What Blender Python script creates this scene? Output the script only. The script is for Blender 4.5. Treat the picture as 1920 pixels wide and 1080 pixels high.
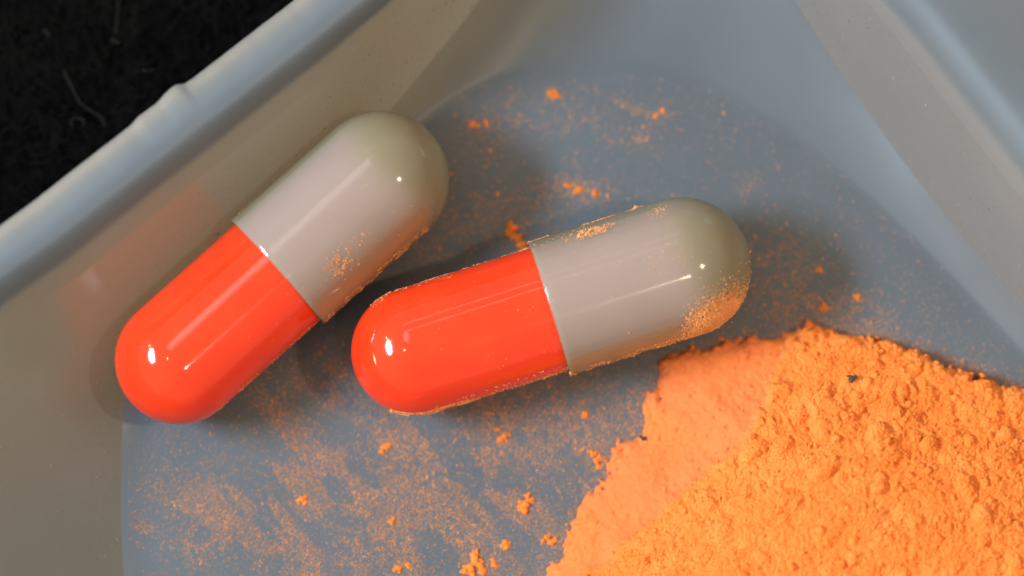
import bpy, math, random
import numpy as np
from mathutils import Vector, Matrix

random.seed(7)
rng = np.random.default_rng(11)
for o in list(bpy.data.objects):
    bpy.data.objects.remove(o)
scene = bpy.context.scene
col = scene.collection

# ------------------------------------------------------------------ camera (1 unit = 1 cm)
D = 25.0
TILT = math.radians(8.0)
TGT = Vector((0, 0, 0.30))
FW = 5.50                                    # frame width in cm at the target
cam_d = bpy.data.cameras.new('camera')
cam = bpy.data.objects.new('camera', cam_d)
col.objects.link(cam)
CAM = TGT + Vector((0, -math.sin(TILT), math.cos(TILT))) * D
cam.location = CAM
cam.rotation_euler = (TILT, 0, 0)
cam_d.sensor_width = 36.0
cam_d.lens = 36.0 * D / FW
cam_d.clip_start = 0.5
cam_d.clip_end = 500
cam_d.dof.use_dof = True
cam_d.dof.focus_distance = D - 0.14
cam_d.dof.aperture_fstop = cam_d.lens * 1e-3 / 1.15
scene.camera = cam

# ------------------------------------------------------------------ world and lamps (indoor table, mixed light)
world = bpy.data.worlds.new('World')
scene.world = world
world.use_nodes = True
bgn = world.node_tree.nodes['Background']
bgn.inputs['Color'].default_value = (1.0, 0.88, 0.72, 1)
bgn.inputs['Strength'].default_value = 0.29
scene.view_settings.view_transform = 'Standard'
scene.view_settings.look = 'None'
scene.view_settings.exposure = 1.0
scene.view_settings.gamma = 1.0


def lamp(name, direction, dist, sx, sy, watts, colour, spin=0.0):
    d = Vector(direction).normalized()
    l = bpy.data.lights.new(name, 'AREA')
    l.shape = 'ELLIPSE' if 'tube' not in name else 'RECTANGLE'
    l.size, l.size_y = sx, sy
    l.energy = watts
    l.color = colour
    o = bpy.data.objects.new(name, l)
    o.location = Vector((0, 0, 0.3)) + d * dist
    q = d.to_track_quat('Z', 'Y')
    o.rotation_euler = (q.to_matrix() @ Matrix.Rotation(spin, 3, 'Z')).to_euler()
    col.objects.link(o)
    return o


lamp('window_lamp', (-0.72, 0.02, 0.66), 45, 7, 18, 25000, (0.62, 0.82, 1.0), 1.75)
lamp('warm_bulb', (-0.77, 0.29, 0.57), 45, 2, 2, 350, (1.0, 0.74, 0.42))
lamp('warm_bulb', (-0.32, -0.08, 0.94), 45, 1.6, 1.6, 300, (1.0, 0.74, 0.42))
lamp('desk_lamp', (0.54, -0.10, 0.83), 45, 2.2, 2.2, 3900, (1.0, 0.80, 0.54))
lamp('desk_lamp', (0.22, -0.38, 0.90), 45, 1.8, 1.8, 700, (1.0, 0.84, 0.60))
# warm lights added low outside the boat to shine through the milky walls
lamp('wall_backlight', (-0.70, 0.70, 0.10), 45, 16, 6, 12000, (1.0, 0.73, 0.38))
lamp('wall_backlight', (0.84, 0.54, 0.065), 45, 18, 4, 15000, (1.0, 0.80, 0.58))
lamp('wall_backlight', (-0.98, -0.20, 0.12), 45, 14, 7, 4800, (1.0, 0.78, 0.46))
for k, w_ in ((-0.10, 60), (-0.02, 150), (0.05, 110), (0.11, 60)):
    lamp('ceiling_tube', (-0.27 - 0.67 * k, 0.30 + 0.74 * k, 0.91), 45, 1.7, 12, w_, (1.0, 0.92, 0.92), -0.84)
lamp('ceiling_tube', (-0.22, 0.70, 0.68), 45, 1.6, 16, 90, (1.0, 0.88, 0.78), -1.27)
lamp('ceiling_tube', (-0.20, 0.50, 0.84), 45, 1.2, 16, 90, (1.0, 0.90, 0.82), -1.27)


# ------------------------------------------------------------------ helpers
RX = Vector((1, 0, 0))
RY = Vector((0, math.cos(TILT), math.sin(TILT)))
RZ = Vector((0, math.sin(TILT), -math.cos(TILT)))   # viewing direction


def at(px, py, z=0.0):
    """point of the height z that stands at a place measured on the photograph (1920 wide)"""
    d = RZ * D + RX * ((px - 960) / 1920 * FW) + RY * ((540 - py) / 1920 * FW)
    t = (z - CAM.z) / d.z
    return CAM + d * t


def atn(P, z=0.0):
    P = np.asarray(P, float)
    dx = (P[..., 0] - 960) / 1920 * FW
    dy = (540 - P[..., 1]) / 1920 * FW
    d = np.stack([dx, RZ.y * D + RY.y * dy, RZ.z * D + RY.z * dy], -1)
    t = (z - CAM.z) / d[..., 2]
    return np.array(CAM) + d * t[..., None]


def mesh_np(name, V, F, mat, parent=None, smooth=True):
    V = np.asarray(V, np.float32)
    F = np.asarray(F, np.int32)
    me = bpy.data.meshes.new(name)
    n = F.shape[1]
    me.vertices.add(len(V))
    me.vertices.foreach_set('co', V.ravel())
    me.loops.add(F.size)
    me.loops.foreach_set('vertex_index', F.ravel())
    me.polygons.add(len(F))
    me.polygons.foreach_set('loop_start', np.arange(0, F.size, n, dtype=np.int32))
    me.polygons.foreach_set('loop_total', np.full(len(F), n, np.int32))
    me.polygons.foreach_set('use_smooth', np.full(len(F), smooth))
    me.update(calc_edges=True)
    me.validate()
    me.materials.append(mat)
    o = bpy.data.objects.new(name, me)
    col.objects.link(o)
    if parent:
        o.parent = parent
    return o


def tag(o, label=None, cat=None, group=None, kind=None):
    for k, v in (('label', label), ('category', cat), ('group', group), ('kind', kind)):
        if v:
            o[k] = v
    return o


def hash2(ix, iy, seed):
    h = (ix.astype(np.int64) * 374761393 + iy.astype(np.int64) * 668265263 + seed * 974634777) & 0xFFFFFFFF
    h = ((h ^ (h >> 13)) * 1274126177) & 0xFFFFFFFF
    h = ((h ^ (h >> 16)) * 2246822519) & 0xFFFFFFFF
    return ((h ^ (h >> 15)) & 0xFFFFFF) / float(0x1000000)


def vnoise(x, y, seed=0):
    ix, iy = np.floor(x), np.floor(y)
    fx, fy = x - ix, y - iy
    fx = fx * fx * fx * (fx * (fx * 6 - 15) + 10)
    fy = fy * fy * fy * (fy * (fy * 6 - 15) + 10)
    a, b = hash2(ix, iy, seed), hash2(ix + 1, iy, seed)
    c, d = hash2(ix, iy + 1, seed), hash2(ix + 1, iy + 1, seed)
    return (a * (1 - fx) + b * fx) * (1 - fy) + (c * (1 - fx) + d * fx) * fy


def fbm(x, y, seed=0, octv=4, gain=0.5):
    s, a, tot = 0, 1.0, 0
    for k in range(octv):
        s = s + a * vnoise(x + 17.3 * k, y - 9.1 * k, seed + k)
        tot += a
        a *= gain
        x, y = x * 2.03, y * 2.03
    return s / tot


def worley(x, y, seed=0):
    """distance to the nearest scattered point, and that point's own random number"""
    ix, iy = np.floor(x), np.floor(y)
    best = np.full(x.shape, 9.0)
    rid = np.zeros(x.shape)
    for dx in (-1, 0, 1):
        for dy in (-1, 0, 1):
            cx, cy = ix + dx, iy + dy
            qx = cx + hash2(cx, cy, seed)
            qy = cy + hash2(cx, cy, seed + 51)
            dd = np.hypot(qx - x, qy - y)
            m = dd < best
            best = np.where(m, dd, best)
            rid = np.where(m, hash2(cx, cy, seed + 99), rid)
    return best, rid


def sstep(a, b, x):
    t = np.clip((x - a) / (b - a), 0, 1)
    return t * t * (3 - 2 * t)


# ------------------------------------------------------------------ materials
def new_mat(name):
    m = bpy.data.materials.new(name)
    m.use_nodes = True
    nt = m.node_tree
    return m, nt, nt.nodes['Principled BSDF']


def node(nt, typ, **kw):
    n = nt.nodes.new(typ)
    for k, v in kw.items():
        setattr(n, k, v)
    return n


def noise_tex(nt, scale, detail=4, rough=0.55):
    tc = nt.nodes.get('tc') or node(nt, 'ShaderNodeTexCoord', name='tc')
    n = node(nt, 'ShaderNodeTexNoise')
    n.inputs['Scale'].default_value = scale
    n.inputs['Detail'].default_value = detail
    n.inputs['Roughness'].default_value = rough
    nt.links.new(tc.outputs['Object'], n.inputs['Vector'])
    return n


def ramp(nt, src, stops):
    r = node(nt, 'ShaderNodeValToRGB')
    el = r.color_ramp.elements
    el[0].position, el[0].color = stops[0][0], (*stops[0][1], 1)
    el[1].position, el[1].color = stops[-1][0], (*stops[-1][1], 1)
    for p, c in stops[1:-1]:
        e = el.new(p)
        e.color = (*c, 1)
    nt.links.new(src, r.inputs['Fac'])
    return r


def bump(nt, b, src, strength, dist):
    n = node(nt, 'ShaderNodeBump')
    n.inputs['Strength'].default_value = strength
    n.inputs['Distance'].default_value = dist
    nt.links.new(src, n.inputs['Height'])
    nt.links.new(n.outputs['Normal'], b.inputs['Normal'])
    return n


def plastic_material(name, rough, spec=0.5):
    m, nt, b = new_mat(name)
    n = noise_tex(nt, 1.3, 3)
    r = ramp(nt, n.outputs['Fac'], [(0.3, (0.092, 0.105, 0.118)), (0.7, (0.107, 0.121, 0.135))])
    nt.links.new(r.outputs['Color'], b.inputs['Base Color'])
    b.inputs['Roughness'].default_value = rough
    b.inputs['IOR'].default_value = 1.58
    b.inputs['Specular IOR Level'].default_value = spec
    f = noise_tex(nt, 55, 3)
    bump(nt, b, f.outputs['Fac'], 0.10, 0.004)
    tr = node(nt, 'ShaderNodeBsdfTranslucent')
    tr.inputs['Color'].default_value = (0.31, 0.283, 0.240, 1)
    mx = node(nt, 'ShaderNodeMixShader')
    mx.inputs[0].default_value = 0.30
    out = nt.nodes['Material Output']
    nt.links.new(b.outputs[0], mx.inputs[1])
    nt.links.new(tr.outputs[0], mx.inputs[2])
    nt.links.new(mx.outputs[0], out.inputs['Surface'])
    return m


def red_material():
    m, nt, b = new_mat('red_gelatine')
    n = noise_tex(nt, 2.5, 4)
    r = ramp(nt, n.outputs['Fac'], [(0.3, (0.66, 0.028, 0.005)), (0.7, (0.72, 0.038, 0.008))])
    nt.links.new(r.outputs['Color'], b.inputs['Base Color'])
    b.inputs['Roughness'].default_value = 0.09
    b.inputs['IOR'].default_value = 1.52
    b.inputs['Subsurface Weight'].default_value = 0.25
    b.inputs['Subsurface Radius'].default_value = (0.10, 0.02, 0.01)
    b.inputs['Subsurface Scale'].default_value = 0.4
    f = noise_tex(nt, 9, 2)
    bump(nt, b, f.outputs['Fac'], 0.09, 0.006)
    return m


def cap_material():
    m, nt, b = new_mat('grey_gelatine')
    n = noise_tex(nt, 2.2, 4)
    r = ramp(nt, n.outputs['Fac'], [(0.3, (0.270, 0.213, 0.128)), (0.7, (0.298, 0.236, 0.142))])
    nt.links.new(r.outputs['Color'], b.inputs['Base Color'])
    b.inputs['Roughness'].default_value = 0.10
    b.inputs['IOR'].default_value = 1.52
    f = noise_tex(nt, 8, 2)
    bump(nt, b, f.outputs['Fac'], 0.09, 0.006)
    tp = node(nt, 'ShaderNodeBsdfTransparent')
    tp.inputs['Color'].default_value = (0.95, 0.92, 0.85, 1)
    mx = node(nt, 'ShaderNodeMixShader')
    mx.inputs[0].default_value = 0.40
    out = nt.nodes['Material Output']
    nt.links.new(b.outputs[0], mx.inputs[1])
    nt.links.new(tp.outputs[0], mx.inputs[2])
    nt.links.new(mx.outputs[0], out.inputs['Surface'])
    return m


def sleeve_material():
    m, nt, b = new_mat('scatter_tint_gelatine')
    n = noise_tex(nt, 3, 3)
    r = ramp(nt, n.outputs['Fac'], [(0.3, (0.46, 0.228, 0.44)), (0.7, (0.50, 0.252, 0.48))])  # pink-lavender stands for scattered light; the body itself is red
    nt.links.new(r.outputs['Color'], b.inputs['Base Color'])
    b.inputs['Roughness'].default_value = 0.4
    fa = node(nt, 'ShaderNodeAttribute', attribute_name='fade')          # the painted tint fades out towards the dome
    nt.links.new(fa.outputs['Fac'], b.inputs['Alpha'])
    return m


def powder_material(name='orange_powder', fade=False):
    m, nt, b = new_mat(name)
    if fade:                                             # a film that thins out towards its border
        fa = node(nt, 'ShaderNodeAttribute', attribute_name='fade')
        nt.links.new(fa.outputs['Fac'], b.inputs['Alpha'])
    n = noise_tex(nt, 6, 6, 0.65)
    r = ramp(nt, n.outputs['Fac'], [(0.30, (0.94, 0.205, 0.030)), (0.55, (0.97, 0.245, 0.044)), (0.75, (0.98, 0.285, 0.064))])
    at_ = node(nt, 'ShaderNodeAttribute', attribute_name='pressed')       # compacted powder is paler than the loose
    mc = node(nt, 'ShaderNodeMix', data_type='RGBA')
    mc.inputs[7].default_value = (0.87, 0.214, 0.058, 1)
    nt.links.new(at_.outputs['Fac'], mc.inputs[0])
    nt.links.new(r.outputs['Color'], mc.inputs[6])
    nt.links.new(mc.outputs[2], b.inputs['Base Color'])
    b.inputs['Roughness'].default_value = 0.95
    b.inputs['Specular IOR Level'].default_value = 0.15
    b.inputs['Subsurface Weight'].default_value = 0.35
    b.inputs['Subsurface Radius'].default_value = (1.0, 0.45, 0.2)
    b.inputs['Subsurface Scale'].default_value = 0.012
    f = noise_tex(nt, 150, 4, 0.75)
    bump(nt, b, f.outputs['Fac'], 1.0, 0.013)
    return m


def plain(name, c1, c2, scale, rough=0.9, spec=0.3):
    m, nt, b = new_mat(name)
    n = noise_tex(nt, scale, 5, 0.6)
    r = ramp(nt, n.outputs['Fac'], [(0.3, c1), (0.7, c2)])
    nt.links.new(r.outputs['Color'], b.inputs['Base Color'])
    b.inputs['Roughness'].default_value = rough
    b.inputs['Specular IOR Level'].default_value = spec
    return m


M = dict(
    plastic=plastic_material('milky_plastic', 0.26, 0.95), base=plastic_material('milky_floor_plastic', 0.34), rim=plastic_material('frosted_rim_plastic', 0.52), red=red_material(), cap=cap_material(), sleeve=sleeve_material(),
    powder=powder_material(), orange_band=powder_material('powder_film_reflection', True),
    dust=plain('powder_dust', (0.52, 0.215, 0.075), (0.76, 0.31, 0.105), 8, 0.95, 0.1),
    pale=plain('pale_dust', (0.18, 0.15, 0.11), (0.32, 0.275, 0.21), 8, 0.9, 0.2),
    speck=plain('dark_speck', (0.03, 0.025, 0.015), (0.08, 0.06, 0.03), 30, 0.8),
    cloth=plain('black_felt', (0.0010, 0.0009, 0.0008), (0.0036, 0.0032, 0.003), 9, 1.0, 0.0),
    fibre=plain('black_fibre', (0.0014, 0.0014, 0.0014), (0.006, 0.0055, 0.005), 4, 0.9, 0.05),
    lint=plain('grey_lint', (0.009, 0.009, 0.010), (0.021, 0.020, 0.018), 6, 0.9, 0.1),
)

# ------------------------------------------------------------------ the black felt under the boat
Z_FELT = -0.07
g = np.linspace(-14, 14, 181)
gx, gy = np.meshgrid(g, g)
gz = Z_FELT - 0.05 + 0.05 * fbm(gx * 2.2, gy * 2.2, 5)
V = np.stack([gx, gy, gz], -1).reshape(-1, 3)
n = len(g)
I = np.arange(n * n).reshape(n, n)
F = np.stack([I[:-1, :-1], I[:-1, 1:], I[1:, 1:], I[1:, :-1]], -1).reshape(-1, 4)
felt = mesh_np('black_felt', V, F, M['cloth'])
tag(felt, kind='structure')


def tube(points, rad, sides=4):
    P = np.asarray(points, float)
    T = np.gradient(P, axis=0)
    T /= np.linalg.norm(T, axis=1)[:, None] + 1e-9
    up = np.array([0, 0, 1.0])
    A = np.cross(T, up)
    A /= np.linalg.norm(A, axis=1)[:, None] + 1e-9
    B = np.cross(T, A)
    rad = np.broadcast_to(rad, (len(P),))
    Vs = []
    for k in range(sides):
        a = 2 * math.pi * k / sides
        Vs.append(P + (A * math.cos(a) + B * math.sin(a)) * rad[:, None])
    Vs = np.stack(Vs, 1).reshape(-1, 3)
    Fs = []
    for i in range(len(P) - 1):
        for k in range(sides):
            k2 = (k + 1) % sides
            Fs.append((i * sides + k, i * sides + k2, (i + 1) * sides + k2, (i + 1) * sides + k))
    return Vs, np.array(Fs)


def fibre_points(c, length, n=6, curl=0.8, lift=0.03):
    a = random.uniform(0, 2 * math.pi)
    k = random.uniform(-curl, curl)
    pts = [np.array(c, float)]
    for i in range(n - 1):
        a += k + random.uniform(-0.25, 0.25)
        pts.append(pts[-1] + np.array([math.cos(a), math.sin(a), random.uniform(-1, 1) * lift]) * length / n)
    return pts


VV, FF, base = [], [], 0
for i in range(5200):
    px, py = random.uniform(-60, 620), random.uniform(-60, 500)
    if py > 500 - px * 0.80:
        continue
    p = at(px, py, Z_FELT)
    v, f = tube(fibre_points((p.x, p.y, Z_FELT + random.uniform(-0.03, 0.03)), random.uniform(0.05, 0.22), 5, 0.7, 0.5),
                random.uniform(0.0012, 0.0028), 3)
    VV.append(v)
    FF.append(f + base)
    base += len(v)
fuzz = mesh_np('felt_fuzz', np.concatenate(VV), np.concatenate(FF), M['fibre'])
tag(fuzz, 'short black fuzz standing on the black felt', 'fuzz', kind='stuff')

# ------------------------------------------------------------------ the weighing boat
# control points round the boat: edge of the flat floor, crease at the foot of the wall, bend of the lip, outer rim
CREASE = [(1215, -400), (1370, -230), (1490, 0), (1600, 170), (1750, 375), (1920, 575), (2150, 830), (2330, 1090),
          (2330, 1560), (1760, 2000), (1000, 2000), (320, 1560), (236, 1120), (228, 850), (244, 705), (289, 623),
          (475, 453), (663, 285), (745, 190), (900, 0), (1060, -240)]
FLOOR = [(1140, 135), (1250, 146), (1350, 175), (1500, 265), (1690, 425), (1876, 615), (2100, 870), (2270, 1110),
         (2270, 1540), (1740, 1940), (1010, 1940), (380, 1530), (300, 1115), (294, 866), (300, 735), (345, 655),
         (505, 490), (700, 320), (790, 222), (920, 150), (1030, 138)]
BEND = [(1240, -640), (1450, -430), (1612, -86), (1736, 72), (1890, 268), (2050, 474), (2290, 780), (2520, 1050),
        (2520, 1620), (1860, 2260), (900, 2260), (-60, 1690), (-210, 1140), (-215, 880), (-110, 640), (140, 450),
        (347, 289), (546, 135), (642, 60), (800, -80), (1000, -330)]
FLANGE = [200, 225, 225, 225, 225, 225, 210, 180, 150, 120, 110, 100, 95, 95, 98, 100, 100, 100, 100, 105, 140]
ZB = 1.0
RIMP = []
for i in range(21):
    p0, p1, p2 = (np.array(BEND[(i + k) % 21], float) for k in (-1, 0, 1))
    t = (p2 - p1) / np.linalg.norm(p2 - p1) + (p1 - p0) / np.linalg.norm(p1 - p0)
    t /= np.linalg.norm(t)
    RIMP.append(p1 + np.array([t[1], -t[0]]) * FLANGE[i])
ZC = np.array([0.42, 0.34, 0.20, 0.12] + [0.10] * 8 + [0.025, 0.02, 0.05] + [0.10] * 3 + [0.12, 0.22, 0.34])
c3 = np.array([atn(p, z) for p, z in zip(CREASE, ZC)])
f3 = atn(FLOOR, 0.0)
b3 = atn(BEND, ZB)
r3 = atn(RIMP, ZB - 0.03)
NS = 1300
ch = np.linalg.norm(np.roll(c3, -1, 0) - c3, axis=1) ** 0.6
knots = np.concatenate([[0], np.cumsum(ch)])
TT = np.linspace(0, knots[-1], NS, endpoint=False)


def closed_curve(P):
    n = len(P)
    out = np.zeros((NS, 3))
    for j, t in enumerate(TT):
        i = int(np.searchsorted(knots, t, 'right') - 1)
        h = knots[i + 1] - knots[i]
        u = (t - knots[i]) / h
        p0, p1, p2, p3 = P[(i - 1) % n], P[i % n], P[(i + 1) % n], P[(i + 2) % n]
        hm, hp = ch[(i - 1) % n], ch[(i + 1) % n]
        m1 = ((p2 - p1) / h * hm + (p1 - p0) / hm * h) / (h + hm) * h
        m2 = ((p3 - p2) / hp * h + (p2 - p1) / h * hp) / (h + hp) * h
        out[j] = ((2 * u**3 - 3 * u**2 + 1) * p1 + (u**3 - 2 * u**2 + u) * m1
                  + (-2 * u**3 + 3 * u**2) * p2 + (u**3 - u**2) * m2)
    return out


Cc, Fc, Bc, Rc = (closed_curve(p) for p in (c3, f3, b3, r3))
wob = fbm(TT * 2.2, TT * 0, 3)[:, None] - 0.5
Rc = Rc + np.array([0, 0, 1]) * wob * 0.012

# moulding burr and a slightly ragged cut along the upper left rim
be = at(530, 0, ZB - 0.07) - at(0, 430, ZB - 0.07)
be = np.array(be.normalized())
bq = np.array(at(330, 170, ZB - 0.07))
ta = (Rc - bq) @ be
near = np.abs((Rc - bq) @ np.array([-be[1], be[0], 0])) < 0.25
burr = np.interp(ta, [-0.42, -0.30, -0.24, -0.12, -0.07, -0.01, 0.02, 0.05, 0.10], [0, 0.004, 0.018, 0.014, 0.028, 0.038, 0.034, 0.003, -0.004])
burr += 0.004 * (fbm(ta * 14, ta * 0, 4, 3) - 0.5)
Rc = Rc + np.array([-be[1], be[0], 0]) * (burr * near * 0.75)[:, None]


def bez(a, b, c, u):
    return a * (1 - u) ** 2 + b * 2 * u * (1 - u) + c * u * u


floor_rings, wall_rings, rim_rings = [], [], []
ctr = at(1300, 950, 0)
ctr = np.array((ctr.x, ctr.y, 0))
for s in np.linspace(0.02, 0.97, 22):
    floor_rings.append(ctr + (Fc - ctr) * s)
dirF = (Cc - Fc)
dirF[:, 2] = 0
for u in np.linspace(0, 1, 12):                       # gentle rise from the flat floor to the crease
    p = Fc + (Cc - Fc) * u
    lin = 0.6 * sstep(-2.3, -1.2, Cc[:, 0])            # a faint step round the floor, a soft fillet at the lower left
    p[:, 2] = Cc[:, 2] * (lin * u + (1 - lin) * u ** 2)
    floor_rings.append(p)
wdir = Bc - Cc
for u in (0.0, 0.015, 0.03, 0.06, 0.12, 0.2, 0.3, 0.4, 0.5, 0.6, 0.7, 0.76):
    sag = math.sin(math.pi * u) * 0.02
    wall_rings.append(Cc + wdir * u - np.array([0, 0, 1]) * sag)
w78 = wall_rings[-1]


def arch(t):
    p = Bc + (Rc - Bc) * t
    p[:, 2] += 0.20 * t * (1 - t)
    return p


lip_in = arch(0.22)
for u in np.linspace(0, 1, 18):
    rim_rings.append(bez(w78, Bc, lip_in, u))
for s in np.linspace(0.27, 0.96, 13):
    rim_rings.append(arch(s))
out_n = (Rc - Bc)
out_n[:, 2] = 0
out_n /= np.linalg.norm(out_n, axis=1)[:, None]
TH = 0.032
for a in np.linspace(90, -90, 7):
    a = math.radians(a)
    rim_rings.append(Rc + out_n * math.cos(a) * TH * 0.5 + np.array([0, 0, 1]) * (math.sin(a) - 1) * TH * 0.5)
rim_rings += [arch(s) - np.array([0, 0, TH]) for s in (0.92, 0.8)]      # the rolled edge is doubled, the rest is one sheet


def rings_mesh(name, rings, parent, thick):
    V = np.concatenate(rings)
    k = len(rings)
    I = np.arange(k * NS).reshape(k, NS)
    J = np.roll(I, -1, 1)
    F = np.stack([I[:-1], J[:-1], J[1:], I[1:]], -1).reshape(-1, 4)
    o = mesh_np(name, V, F, M[{'rim': 'rim', 'floor': 'base'}.get(name, 'plastic')], parent)
    if thick:
        md = o.modifiers.new('sheet', 'SOLIDIFY')
        md.thickness = TH
        md.offset = -1
        md.use_rim = False
    return o


boat = bpy.data.objects.new('weighing_boat', None)
col.objects.link(boat)
tag(boat, 'milky blue-grey translucent plastic weighing boat holding the capsules and orange powder', 'weighing boat')
rings_mesh('floor', floor_rings, boat, False)
rings_mesh('wall', wall_rings, boat, False)
rings_mesh('rim', rim_rings, boat, False)
# ------------------------------------------------------------------ capsules
RB, RC = 0.345, 0.375


def lathe(name, prof, parent, mat, seg=96, arc=None):
    """profile of (x along the axis, radius)"""
    prof = np.array(prof)
    a = np.linspace(0, 2 * math.pi, seg, endpoint=False) if arc is None else np.linspace(*arc, seg)
    V = np.stack([np.repeat(prof[:, :1], seg, 1), prof[:, 1:] * np.cos(a), prof[:, 1:] * np.sin(a)], -1).reshape(-1, 3)
    k = len(prof)
    I = np.arange(k * seg).reshape(k, seg)
    J = np.roll(I, -1, 1)
    F = np.stack([I[:-1], I[1:], J[1:], J[:-1]], -1)
    if arc is not None:
        F = F[:, :-1]
    return mesh_np(name, V, F.reshape(-1, 4), mat, parent)


def grains(P, size, name, mat, parent, shape='octa', flat=0.75):
    """many tiny crumbs as one mesh"""
    P = np.asarray(P)
    n = len(P)
    b = np.array([(1, 0, 0), (-1, 0, 0), (0, 1, 0), (0, -1, 0), (0, 0, 1), (0, 0, -1)], float)
    fs = np.array([(0, 2, 4), (2, 1, 4), (1, 3, 4), (3, 0, 4), (2, 0, 5), (1, 2, 5), (3, 1, 5), (0, 3, 5)])
    if shape == 'tetra':
        b = np.array([(1, 0, -.4), (-.5, .87, -.4), (-.5, -.87, -.4), (0, 0, .8)], float)
        fs = np.array([(0, 1, 3), (1, 2, 3), (2, 0, 3), (0, 2, 1)])
    k = len(b)
    ang = rng.uniform(0, 6.283, n)
    ca, sa = np.cos(ang), np.sin(ang)
    V = b[None] * rng.uniform(0.6, 1.4, (n, k, 1)) * np.asarray(size)[:, None, None]
    V[..., 2] *= flat
    x = V[..., 0] * ca[:, None] - V[..., 1] * sa[:, None]
    y = V[..., 0] * sa[:, None] + V[..., 1] * ca[:, None]
    V = np.stack([x, y, V[..., 2]], -1) + P[:, None]
    F = fs[None] + (np.arange(n) * k)[:, None, None]
    return mesh_np(name, V.reshape(-1, 3), F.reshape(-1, 3), mat, parent, smooth=False)


def make_capsule(pa, pb, seam_px, orange_band, label, dust):
    """pa, pb: centres of the round ends of the red body and of the grey cap"""
    A = at(*pa, RB + 0.012)
    B = at(*pb, RC + 0.012)
    X = (B - A)
    L = X.length
    X.normalize()
    Y = Vector((0, 0, 1)).cross(X).normalized()
    Zv = X.cross(Y)
    root = bpy.data.objects.new('capsule', None)
    col.objects.link(root)
    root.matrix_world = Matrix((
        (X.x, Y.x, Zv.x, A.x), (X.y, Y.y, Zv.y, A.y), (X.z, Y.z, Zv.z, A.z), (0, 0, 0, 1)))
    tag(root, label, 'capsule', 'two-tone capsules')
    sm = at(*seam_px, RC)
    xs = (sm - A).dot(X)
    # red body: dome and tube up to the seam
    prof = [(-RB * math.cos(t), RB * math.sin(t)) for t in np.linspace(0.004, math.pi / 2, 28)]
    prof += [(x, RB) for x in np.linspace(0.03, xs + 0.003, 14)]
    lathe('body', prof, root, M['red'])
    # body part under the cap, coloured pale to imitate light scattered in the cap
    prof = [(x, RB - 0.004) for x in np.linspace(xs + 0.003, L - 0.02, 12)]
    prof += [(L + RB * math.sin(t) * 0.97, (RB - 0.004) * math.cos(t)) for t in np.linspace(0.02, 0.9, 14)]
    sl = lathe('tinted_inner_body', prof, root, M['sleeve'])
    fa = sl.data.attributes.new('fade', 'FLOAT', 'POINT')
    co = np.zeros(len(sl.data.vertices) * 3)
    sl.data.vertices.foreach_get('co', co)
    co = co.reshape(-1, 3)
    wav = 0.05 * np.sin(np.arctan2(co[:, 1], co[:, 2]) * 2 + 1.0)
    fa.data.foreach_set('value', sstep(L + 0.17, L - 0.10, co[:, 0] + wav).astype(np.float32))
    # grey cap with a cut edge at the seam
    prof = [(xs + 0.003, RB + 0.001), (xs, RB + 0.004), (xs, RC - 0.004), (xs + 0.004, RC)]
    for x in np.linspace(xs + 0.03, L, 20):
        prof.append((x, RC))
    prof += [(L + RC * math.sin(t), RC * math.cos(t)) for t in np.linspace(0.05, math.pi / 2 - 0.004, 28)]
    lathe('cap', prof, root, M['cap'])
    # powder caught inside the cap; on the dusty capsule a painted heap reflection
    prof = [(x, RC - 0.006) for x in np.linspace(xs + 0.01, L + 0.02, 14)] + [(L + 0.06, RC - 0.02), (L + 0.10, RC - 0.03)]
    sm_o = lathe('powder_smear_reflection', prof, root, M['orange_band'], 40, orange_band)
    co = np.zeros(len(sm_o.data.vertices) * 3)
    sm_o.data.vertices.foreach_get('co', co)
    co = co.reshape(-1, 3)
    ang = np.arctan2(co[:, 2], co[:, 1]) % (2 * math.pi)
    fd = sstep(orange_band[1], orange_band[1] + 0.42, ang + 0.10 * (fbm(co[:, 0] * 9, ang * 5, 3, 3) - 0.5)) * sstep(L + 0.10, L + 0.0, co[:, 0])
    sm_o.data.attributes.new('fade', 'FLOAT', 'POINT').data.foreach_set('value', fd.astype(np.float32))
    # dust lying on the shell: (x, t, spread x, spread t, count, grain) with t the sideways place, -1 to 1
    P, S = [], []
    for (cx, ct, sx, st, cnt, gs, sh) in dust:
        cnt = int(cnt * (2.0 if cnt > 200 else 1.2))
        if sh == 'u':
            x = rng.uniform(cx - sx, cx + sx, cnt)
            t = rng.uniform(ct - st, ct + st, cnt)
            keep = vnoise(x * 11, t * 6, 71) + 0.35 * vnoise(x * 40, t * 15, 72) > rng.uniform(0.45, 1.05, cnt)
            x, t = x[keep], t[keep]
        else:
            x = rng.normal(cx, sx, cnt)
            t = rng.normal(ct, st, cnt)
            keep = vnoise(x * 45, t * 22, 40) > (0.36 if cnt < 1500 else 0.12)
            x, t = x[keep], t[keep]
        x = np.clip(x, -RB * 0.995, L + RC * 0.995)
        r = np.where(x > xs, RC, RB)
        ex = np.where(x < 0, x / RB, np.where(x > L, (x - L) / RC, 0))
        rr = r * np.sqrt(np.clip(1 - ex * ex, 0, 1))
        ph = t * math.pi / 2
        P.append(np.stack([x, rr * np.sin(ph), rr * np.cos(ph)], -1))
        S.append(0.54 * gs * rng.lognormal(0, 0.45, len(x)))
    o = grains(np.concatenate(P), np.concatenate(S), 'dust_film', M['dust'], root, 'octa', 1.0)
    o['kind'] = 'stuff'
    return root


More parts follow.
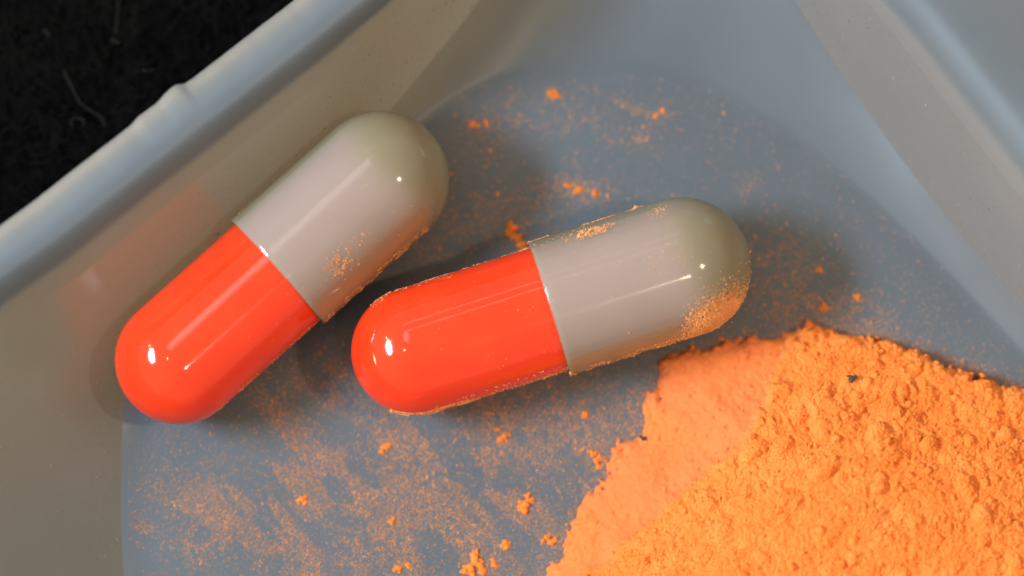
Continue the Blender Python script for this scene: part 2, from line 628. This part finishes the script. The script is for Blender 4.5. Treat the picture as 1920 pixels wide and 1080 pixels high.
# sideways t: +1 is the upper left side of the capsule in the photograph, -1 the lower right side
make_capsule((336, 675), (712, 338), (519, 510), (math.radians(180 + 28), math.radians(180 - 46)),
             'clean orange-red and grey capsule leaning against the upper left wall', [
                 (0.97, -0.42, 0.045, 0.055, 260, 0.0045, 'g'), (1.15, -0.38, 0.03, 0.03, 50, 0.004, 'g'),
                 (1.1, -0.93, 0.36, 0.10, 700, 0.0042, 'u'), (0.35, -0.97, 0.42, 0.07, 260, 0.0038, 'u'),
                 (0.95, 0.90, 0.22, 0.12, 160, 0.0034, 'u'), (1.2, -0.4, 0.4, 0.4, 60, 0.003, 'u'),
                 (0.45, -0.5, 0.3, 0.3, 50, 0.003, 'u')])
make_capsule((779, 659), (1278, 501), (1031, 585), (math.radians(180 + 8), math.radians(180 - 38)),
             'dusty orange-red and grey capsule lying between the other capsule and the powder', [
                 (0.00, -0.95, 0.22, 0.09, 1500, 0.0046, 'u'), (0.45, -0.98, 0.35, 0.07, 500, 0.0044, 'u'),
                 (0.33, -0.80, 0.16, 0.025, 120, 0.0045, 'g'), (0.12, 0.80, 0.28, 0.14, 420, 0.0038, 'u'),
                 (0.55, 0.93, 0.35, 0.09, 320, 0.0038, 'u'), (1.05, 0.93, 0.36, 0.08, 700, 0.0044, 'u'),
                 (1.08, 0.60, 0.055, 0.035, 280, 0.006, 'g'), (0.98, 0.66, 0.09, 0.04, 120, 0.0045, 'g'),
                 (1.45, 0.58, 0.03, 0.06, 90, 0.0045, 'g'), (1.40, 0.05, 0.09, 0.06, 60, 0.004, 'g'),
                 (1.55, -0.74, 0.06, 0.11, 3200, 0.0048, 'g'), (1.63, -0.72, 0.07, 0.14, 2600, 0.0048, 'g'), (1.50, -0.88, 0.07, 0.07, 1200, 0.0048, 'g'),
                 (1.1, -0.94, 0.38, 0.09, 800, 0.0046, 'u'), (0.45, 0.0, 0.4, 0.8, 170, 0.0034, 'u'),
                 (1.1, 0.0, 0.45, 0.8, 150, 0.003, 'u')])

# ------------------------------------------------------------------ the heap of orange powder
EDGE = [(1010, 1110), (1040, 1050), (1062, 1000), (1072, 960), (1118, 915), (1130, 880), (1160, 835), (1205, 815), (1204, 772),
        (1232, 722), (1238, 680), (1290, 655), (1340, 645), (1400, 632), (1455, 626), (1520, 608), (1572, 620), (1640, 645), (1720, 652),
        (1790, 700), (1850, 712), (1930, 742), (2020, 810), (2120, 930), (2160, 1080), (2110, 1250), (1960, 1380), (1700, 1430),
        (1400, 1400), (1150, 1320), (1020, 1210)]
RIDGE = [(1520, 560), (1468, 645), (1425, 755), (1385, 830), (1255, 930), (1185, 1000), (1085, 1075), (1000, 1160)]
E = atn(EDGE)[:, :2]
Rg = atn(RIDGE, 0.25)[:, :2]
STEP = 0.0066
x0, x1 = E[:, 0].min() - 0.12, E[:, 0].max() + 0.12
y0, y1 = E[:, 1].min() - 0.12, E[:, 1].max() + 0.12
gx, gy = np.meshgrid(np.arange(x0, x1, STEP), np.arange(y0, y1, STEP))


def seg_dist(x, y, a, b):
    d = b - a
    t = np.clip(((x - a[0]) * d[0] + (y - a[1]) * d[1]) / (d @ d), 0, 1)
    return np.hypot(x - a[0] - t * d[0], y - a[1] - t * d[1])


def poly_sd(x, y, P):
    dist = np.full(x.shape, 99.0)
    inside = np.zeros(x.shape, bool)
    for i in range(len(P)):
        a, b = P[i], P[(i + 1) % len(P)]
        dist = np.minimum(dist, seg_dist(x, y, a, b))
        cond = (a[1] > y) != (b[1] > y)
        inside ^= cond & (x < (b[0] - a[0]) * (y - a[1]) / (b[1] - a[1] + 1e-12) + a[0])
    return np.where(inside, dist, -dist)


def line_sd(x, y, P):
    dist = np.full(x.shape, 99.0)
    sg = np.zeros(x.shape)
    for i in range(len(P) - 1):
        a, b = P[i], P[i + 1]
        dd = seg_dist(x, y, a, b)
        s = np.sign((b[0] - a[0]) * (y - a[1]) - (b[1] - a[1]) * (x - a[0]))
        m = dd < dist
        dist, sg = np.where(m, dd, dist), np.where(m, s, sg)
    return dist * sg


def heap_edge(x, y):
    w = (fbm(x * 7, y * 7, 21, 4, 0.6) - 0.5) * 0.13 + (vnoise(x * 38, y * 38, 25) - 0.5) * 0.025
    return poly_sd(x, y, E) + w


d = heap_edge(gx, gy)
s = line_sd(gx, gy, Rg)                              # positive on the loose right-hand side
s = s + (fbm(gx * 6, gy * 6, 31, 4, 0.6) - 0.5) * 0.09
loose = sstep(-0.015, 0.05, s)
dp = np.clip(d, 0, None)
# crumbly left border of the pressed strip
border = sstep(0.30, 0.02, dp) * sstep(0.40, 0.60, fbm(gx * 3.5, gy * 3.5, 77, 3))
rough = np.clip(loose + 0.40 * border, 0, 1)
H = 0.075 * (1 - np.exp(-dp / 0.035)) + 0.21 * sstep(0, 0.75, dp) + 0.10 * sstep(0.3, 1.3, dp)
H += loose * (0.035 + 0.07 * sstep(0.0, 0.8, s))
wx = gx + 0.05 * (fbm(gx * 9, gy * 9, 61) - 0.5)
wy = gy + 0.05 * (fbm(gx * 9, gy * 9, 67) - 0.5)
lump = np.zeros_like(H)
for sc_, am, sd in ((3.6, 0.055, 1), (7.5, 0.052, 2), (15, 0.030, 3), (31, 0.0150, 4), (62, 0.006, 5)):
    f1, rid = worley(wx * sc_, wy * sc_, sd)
    lump += am * (np.sqrt(np.clip(1 - f1 * f1 * 1.1, 0, 1)) - 0.6) * (0.35 + 1.0 * rid) * (0.6 + 0.8 * fbm(gx * 2.4, gy * 2.4, sd + 140, 2))
lump += (fbm(gx * 60, gy * 60, 91, 3, 0.7) - 0.5) * 0.011
fine = (fbm(gx * 75, gy * 75, 95, 3, 0.7) - 0.5) * 0.004 + (fbm(gx * 5, gy * 5, 97, 3) - 0.5) * 0.03
pits, _ = worley(gx * 9, gy * 9, 300)
fine -= 0.012 * sstep(0.13, 0.05, pits) * (vnoise(gx * 3, gy * 3, 8) > 0.5)
H += (rough * lump * 0.55 + (1 - rough) * fine) * sstep(0.0, 0.10, dp)
for k in range(1500):                                # rounded clumps sitting in the loose powder
    cx, cy = random.uniform(x0, x1), random.uniform(y0, y1)
    i, j = int((cy - y0) / STEP), int((cx - x0) / STEP)
    if not (0 <= i < gx.shape[0] and 0 <= j < gx.shape[1]) or d[i, j] < 0.04 or loose[i, j] < 0.6:
        continue
    r = min(0.022 * random.lognormvariate(0, 0.55), 0.075)
    m = int(r / STEP * 1.4) + 2
    sl = (slice(max(i - m, 0), i + m + 1), slice(max(j - m, 0), j + m + 1))
    ax = random.uniform(0.75, 1.3)
    ang = random.uniform(0, 3.14)
    ux = (gx[sl] - cx) * math.cos(ang) + (gy[sl] - cy) * math.sin(ang)
    uy = -(gx[sl] - cx) * math.sin(ang) + (gy[sl] - cy) * math.cos(ang)
    rr = np.hypot(ux * ax, uy / ax) / (r * (0.75 + 0.5 * vnoise(gx[sl] * 28, gy[sl] * 28, k)))
    cap = H[i, j] - r * 0.62 + r * np.sqrt(np.clip(1 - rr * rr, 0, 1))
    cap += (vnoise(gx[sl] * 90, gy[sl] * 90, 5) - 0.5) * 0.007
    H[sl] = np.where(rr < 1, np.maximum(H[sl], cap), H[sl] - 0.006 * sstep(1.35, 1.0, rr))
H += (1 - sstep(0.0, 0.10, dp)) * (fbm(gx * 40, gy * 40, 55, 3, .7) - 0.5) * 0.03
grain = hash2(np.arange(H.size).reshape(H.shape) % H.shape[1], np.arange(H.size).reshape(H.shape) // H.shape[1], 77) - 0.5
H += grain * (0.0035 + 0.0075 * rough) * sstep(0.0, 0.03, dp)
inside = d > -0.010
H = np.where(d > 0, np.maximum(H, 0.004), -0.012)
ny, nx = gx.shape
I = np.arange(nx * ny).reshape(ny, nx)
q = inside[:-1, :-1] | inside[1:, :-1] | inside[:-1, 1:] | inside[1:, 1:]
F = np.stack([I[:-1, :-1], I[:-1, 1:], I[1:, 1:], I[1:, :-1]], -1)[q]
used = np.unique(F)
remap = np.zeros(nx * ny, np.int32)
remap[used] = np.arange(len(used))
jx = (hash2(I % nx, I // nx, 5) - 0.5) * STEP * 0.5
jy = (hash2(I % nx, I // nx, 6) - 0.5) * STEP * 0.5
Vh = np.stack([gx + jx, gy + jy, H], -1).reshape(-1, 3)
heap = mesh_np('powder_heap', Vh[used], remap[F], M['powder'])
at_ = heap.data.attributes.new('pressed', 'FLOAT', 'POINT')
at_.data.foreach_set('value', (1 - rough).reshape(-1)[used].astype(np.float32))
tag(heap, 'big crumbly heap of bright orange powder with one smooth pressed strip', 'powder heap')


def heap_z(x, y):
    i = int(np.clip(round((y - y0) / STEP), 0, ny - 1))
    j = int(np.clip(round((x - x0) / STEP), 0, nx - 1))
    return float(H[i, j]), float(d[i, j]), float(loose[i, j])


# loose balls and crumbs on the heap
P, S = [], []
while len(P) < 22000:
    x, y = random.uniform(x0, x1), random.uniform(y0, y1)
    z, dd, lo = heap_z(x, y)
    if dd < 0.01 or random.random() > 0.10 + 0.9 * lo:
        continue
    sz = 0.0036 * random.lognormvariate(0, 0.45)
    if random.random() < 0.006 and lo > 0.5:
        sz *= 2.2
    P.append((x, y, z + sz * 0.1))
    S.append(sz)
o = grains(P, np.array(S), 'loose_grains', M['powder'], heap, 'octa', 0.9)
o['kind'] = 'stuff'


# ------------------------------------------------------------------ crumbs of powder fallen on the floor of the boat
def blob(name, parts, mat, zoff=0.0, lift=0.5, sub=3, seed=0):
    """one crumb: knobbly balls run together, (x px, y px, radius px) each"""
    V, F, base = [], [], 0
    rnd = random.Random(seed)
    small = []
    for (px, py, r) in parts:
        r *= 0.88
        small.append((px, py, r * 0.62))
        for k in range(7):
            a = rnd.uniform(0, 6.283)
            q = r * rnd.uniform(0.35, 0.95)
            small.append((px + q * math.cos(a), py + q * math.sin(a), r * rnd.uniform(0.22, 0.48)))
    for (px, py, r) in small:
        r = r / 349.0
        c = at(px, py, zoff)
        nu, nv = 10, 6
        th = np.linspace(0.05, math.pi - 0.05, nv)
        ph = np.linspace(0, 2 * math.pi, nu, endpoint=False)
        T, Pm = np.meshgrid(th, ph, indexing='ij')
        dirs = np.stack([np.sin(T) * np.cos(Pm), np.sin(T) * np.sin(Pm), np.cos(T)], -1)
        nn = vnoise(dirs[..., 0] * 2.6 + px, dirs[..., 1] * 2.6 + dirs[..., 2] * 2.1 + py, seed)
        n2 = hash2(np.arange(nv)[:, None] + np.zeros((1, nu)), np.arange(nu)[None] + int(px), seed + int(py))
        rr = r * (0.55 + 0.75 * nn + 0.30 * n2)
        pos = dirs * rr[..., None]
        pos[..., 2] *= lift
        pos += np.array((c.x, c.y, zoff + r * lift * 0.55))
        V.append(pos.reshape(-1, 3))
        I = np.arange(nu * nv).reshape(nv, nu) + base
        J = np.roll(I, -1, 1)
        F.append(np.stack([I[:-1], I[1:], J[1:], J[:-1]], -1).reshape(-1, 4))
        base += nu * nv
    return mesh_np(name, np.concatenate(V), np.concatenate(F), mat)


CR = [
    ('round orange crumb with a small horn on the floor left of the heap', [(985, 947, 14), (980, 955, 10), (990, 930, 8), (994, 938, 8)]),
    ('largest ragged orange crumb at the bottom edge below the dusty capsule', [(890, 1048, 14), (882, 1066, 14), (900, 1060, 12), (872, 1072, 9), (906, 1074, 9), (893, 1036, 8)]),
    ('small upright orange crumb just above the ragged crumb at the bottom', [(948, 1018, 9), (950, 1026, 8), (943, 1022, 6)]),
    ('thin orange crumb right of the ragged crumb at the bottom edge', [(924, 1050, 6), (928, 1060, 6), (926, 1056, 5)]),
    ('branching orange crumb touching the lower left edge of the heap', [(1024, 1008, 8), (1034, 1018, 9), (1018, 1014, 6), (1042, 1012, 6), (1030, 1003, 6)]),
    ('spiky orange crumb off the left corner of the heap', [(1112, 850, 8), (1118, 864, 10), (1124, 858, 9), (1104, 846, 5), (1122, 876, 7)]),
    ('orange crumb midway below the dusty capsule and above the round crumb', [(946, 818, 9), (938, 824, 7), (954, 814, 6), (932, 806, 6), (950, 826, 5)]),
    ('dim orange crumb below the grey cap of the dusty capsule', [(1098, 776, 8), (1093, 782, 6)]),
    ('orange crumb pile in the gap beside the seam of the dusty capsule', [(962, 428, 14), (970, 446, 13), (978, 460, 12), (955, 420, 8), (958, 438, 10), (985, 470, 10)]),
    ('bright orange crumb right of the clean capsule tip', [(888, 232, 8), (896, 236, 6), (884, 236, 5)]),
    ('tiny orange crumb right beside the bright crumb near the clean capsule tip', [(911, 228, 6), (912, 236, 5)]),
    ('left one of three orange crumbs above the dusty capsule', [(1063, 347, 7), (1068, 349, 5)]),
    ('middle one of three orange crumbs above the dusty capsule', [(1086, 355, 8), (1078, 360, 6), (1090, 352, 5)]),
    ('right one of three orange crumbs above the dusty capsule', [(1115, 361, 8), (1113, 367, 5)]),
    ('reddish knotted crumb highest on the floor near the top', [(1030, 176, 7), (1038, 172, 7), (1045, 180, 7), (1036, 182, 6)]),
    ('orange dot crumb at the upper right of the dust trail', [(1242, 207, 6)]),
    ('orange dot crumb just below the dot at the dust trail end', [(1229, 218, 6)]),
    ('orange crumb farthest right beyond the dusty cap', [(1606, 555, 7), (1608, 562, 5)]),
    ('orange crumb between the dusty cap and the top of the heap', [(1547, 576, 9), (1540, 580, 6)]),
    ('flat orange crumb in the shadow right of the dusty cap', [(1538, 506, 7), (1531, 507, 5)]),
    ('orange crumb left of the round crumb in the swept dust', [(733, 978, 8), (738, 972, 6)]),
    ('orange crumb at the start of the swept dust under the red end', [(722, 838, 9), (716, 846, 7), (728, 834, 6)]),
    ('orange crumb at the bottom edge of the swept dust', [(748, 1066, 9), (764, 1060, 6), (740, 1068, 6)]),
    ('orange crumb in the thickest patch of swept dust at the lower left', [(566, 935, 9), (572, 942, 7), (560, 940, 6)]),
]
for i, (lab, parts) in enumerate(CR):
    tag(blob('powder_crumb', parts, M['powder'], 0.0, 0.55, seed=i), lab, 'crumb', 'powder crumbs on the boat floor')

SP = [
    ('largest dark speck on top of the orange heap', 'h', [(1597, 709, 8), (1603, 707, 5), (1590, 706, 4)]),
    ('dark speck in the notch at the left edge of the heap', 'h', [(1207, 823, 6), (1201, 819, 4), (1212, 826, 4)]),
    ('tiny dark speck on the smooth strip of the heap', 'h', [(1238, 748, 3.6)]),
    ('tiny dark speck among the lumps right of the largest speck', 'h', [(1677, 787, 3.2)]),
]
for i, (lab, _, parts) in enumerate(SP):
    p = at(parts[0][0], parts[0][1], 0.2)
    z = 0.0
    for _k in range(4):
        z = max(heap_z(p.x, p.y)[0], 0)
        p = at(parts[0][0], parts[0][1], z)
    tag(blob('dark_speck', parts, M['speck'], z, 0.7, seed=40 + i), lab, 'speck', 'dark specks in the powder')

# ------------------------------------------------------------------ fine dust on the floor
def G(px, py, cx, cy, rx, ry, ang=0.0):
    a = math.radians(ang)
    u = (px - cx) * math.cos(a) + (py - cy) * math.sin(a)
    v = -(px - cx) * math.sin(a) + (py - cy) * math.cos(a)
    return np.exp(-((u / rx) ** 2 + (v / ry) ** 2))


N = 1600000
px = rng.uniform(200, 1950, N)
py = rng.uniform(-60, 1180, N)
n1 = fbm(px / 55, py / 55, 7, 4, 0.6)
nf = fbm(px / 16, py / 16, 9, 3, 0.6)
us = (px * 0.62 + py * 0.78) / 150
vs = (px * 0.78 - py * 0.62) / 42
n2 = fbm(us, vs, 13, 3, 0.55)                        # swept streaks that run down to the right
streak = sstep(0.42, 0.56, n2)
dens = 0.004 + 0.010 * n1 + 0.05 * sstep(620, 900, py) * sstep(1350, 1000, px) * sstep(240, 420, px) * (0.3 + 0.7 * streak)
dens += 0.24 * G(px, py, 800, 950, 350, 170) * (0.06 + 0.94 * streak) * sstep(0.30, 0.62, n1 * 0.5 + nf * 0.5)
dens += 0.13 * G(px, py, 560, 940, 170, 120) * (0.1 + streak) * sstep(0.35, 0.62, n1)
dens += 0.20 * (G(px, py, 385, 928, 45, 22, -8) + G(px, py, 265, 995, 32, 18) + G(px, py, 370, 1020, 48, 34, -35)) * sstep(0.35, 0.6, nf)
dens += 0.16 * G(px, py, 1080, 800, 190, 80) * sstep(0.25, 0.6, nf)
dens += 0.06 * G(px, py, 880, 330, 110, 130) * sstep(0.30, 0.62, n1 * 0.5 + nf * 0.5)
dens += 0.07 * G(px, py, 800, 470, 110, 60, -40) * sstep(0.30, 0.6, nf)
dens += 0.13 * G(px, py, 640, 700, 90, 50, -40) * sstep(0.30, 0.6, nf)
dens += 0.06 * G(px, py, 1000, 400, 80, 60) * sstep(0.3, 0.6, nf)
dens += 0.10 * G(px, py, 1085, 352, 70, 25, 8) * sstep(0.35, 0.6, nf)
dens += 0.05 * G(px, py, 1090, 225, 160, 45, 10) * sstep(0.48, 0.62, n1 * 0.4 + nf * 0.6)
dens += 0.14 * (G(px, py, 1175, 198, 60, 9, 24) + G(px, py, 1185, 262, 30, 8) + G(px, py, 1000, 232, 24, 8) + G(px, py, 955, 190, 15, 9, -25)) * sstep(0.3, 0.55, nf)
dens += 0.17 * G(px, py, 1530, 585, 130, 45, 14) * sstep(0.30, 0.6, nf)
dens += 0.08 * G(px, py, 1450, 480, 80, 50) * sstep(0.35, 0.6, nf)
dens += 0.12 * G(px, py, 1405, 350, 22, 12, -50)
dens += 0.26 * G(px, py, 1690, 660, 160, 18, 18) + 0.2 * G(px, py, 1790, 690, 26, 14)
dens += 0.25 * (G(px, py, 545, 800, 50, 14, 48) + G(px, py, 600, 880, 60, 12, -35) + G(px, py, 690, 930, 70, 12, 40))
for _lab, parts in CR:                                # a halo of dust round every crumb
    qx, qy, qr = (sum(p[k] for p in parts) / len(parts) for k in (0, 1, 2))
    dens += 0.07 * G(px, py, qx, qy, qr * 2.6, qr * 2.2)
zone = (px > 940) & (py > 540)
Q = atn(np.stack([px[zone], py[zone]], -1), 0.0)
dens[zone] += 0.10 * np.exp(-np.clip(-heap_edge(Q[:, 0], Q[:, 1]), 0, 9) / 0.05)
dens = np.minimum(dens * 2.5, 0.42)
keep = rng.uniform(0, 1, N) < dens
px, py = px[keep], py[keep]
P = atn(np.stack([px, py], -1), 0.0)
Fp, Cp = Fc[:, :2], Cc[:, :2]
sdF = poly_sd(P[:, 0], P[:, 1], Fp[::12])
ok = (heap_edge(P[:, 0], P[:, 1]) < 0.0) & (sdF > np.where(P[:, 0] < -1.7, -0.15, 0.0))
rise = 0.022 * np.clip(-sdF / 0.18, 0, 1) ** 2
P = P[ok]
rise = rise[ok]
size = 0.0022 * rng.lognormal(0, 0.42, len(P))
big = rng.uniform(0, 1, len(P)) < 0.010
size[big] *= 2.0
P[:, 2] = size * 0.3 + rise
print('dust grains', len(P))
dust = grains(P, size, 'powder_dust', M['dust'], None, 'tetra', 0.8)
tag(dust, 'fine orange powder dust swept over the boat floor', 'dust', kind='stuff')

# pale specks on the walls and the upper floor
P, S = [], []
for i in range(9000):
    j = random.randrange(NS)
    u = random.random() ** 1.6 * 0.7
    p = Cc[j] + wdir[j] * u + np.array([0, 0, -math.sin(math.pi * u) * 0.02])
    jit = np.array([random.uniform(-1, 1), random.uniform(-1, 1), 0]) * 0.004
    P.append(p + jit)
    S.append(0.0030 * random.lognormvariate(0, 0.4))
for i in range(260):
    q = at(random.uniform(880, 1560), random.uniform(0, 480), 0)
    if poly_sd(np.array([q.x]), np.array([q.y]), Fp[::12])[0] > 0:
        P.append(np.array((q.x, q.y, 0.002)))
        S.append(0.0026 * random.lognormvariate(0, 0.4))
o = grains(np.array(P), np.array(S), 'pale_dust', M['pale'], None, 'tetra', 0.8)
tag(o, 'pale fine dust specks on the walls of the boat', 'dust', kind='stuff')

# ------------------------------------------------------------------ lint
LN = [
    ('curled grey lint hair on the black felt left of the rim', [(118, 130), (135, 165), (150, 195), (172, 208), (192, 222), (196, 238)], 0.0028, M['lint']),
    ('tiny looped lint on the black felt near the left edge', [(136, 238), (130, 226), (142, 220), (156, 224), (158, 236)], 0.0028, M['lint']),
    ('straight dark lint hair standing on the upper felt', [(222, 0), (220, 30), (217, 62)], 0.0022, M['lint']),
    ('small pale lint fleck on the upper left felt', [(83, 58), (89, 61), (92, 66)], 0.006, M['lint']),
    ('short lint bit on the felt below the curled hair', [(268, 132), (280, 135), (288, 131)], 0.004, M['lint']),
    ('lint fleck on the felt near the top left corner', [(210, 74), (217, 78), (224, 80)], 0.004, M['lint']),
]
for lab, pts, r_, m_ in LN:
    q = np.array(pts, float)
    tt = np.linspace(0, len(q) - 1, len(q) * 4)
    q = np.stack([np.interp(tt, np.arange(len(q)), q[:, k]) for k in (0, 1)], -1)
    ker = np.array([1, 2, 3, 2, 1]) / 9
    for k in (0, 1):
        q[2:-2, k] = np.convolve(q[:, k], ker, 'valid')
    p3 = atn(q, Z_FELT + 0.04)
    p3[:, 2] += 0.01 * np.sin(np.linspace(0, 9, len(p3)))
    v, f = tube(p3, r_, 6)
    tag(mesh_np('lint', v, f, m_), lab, 'lint', 'lint on the black felt')
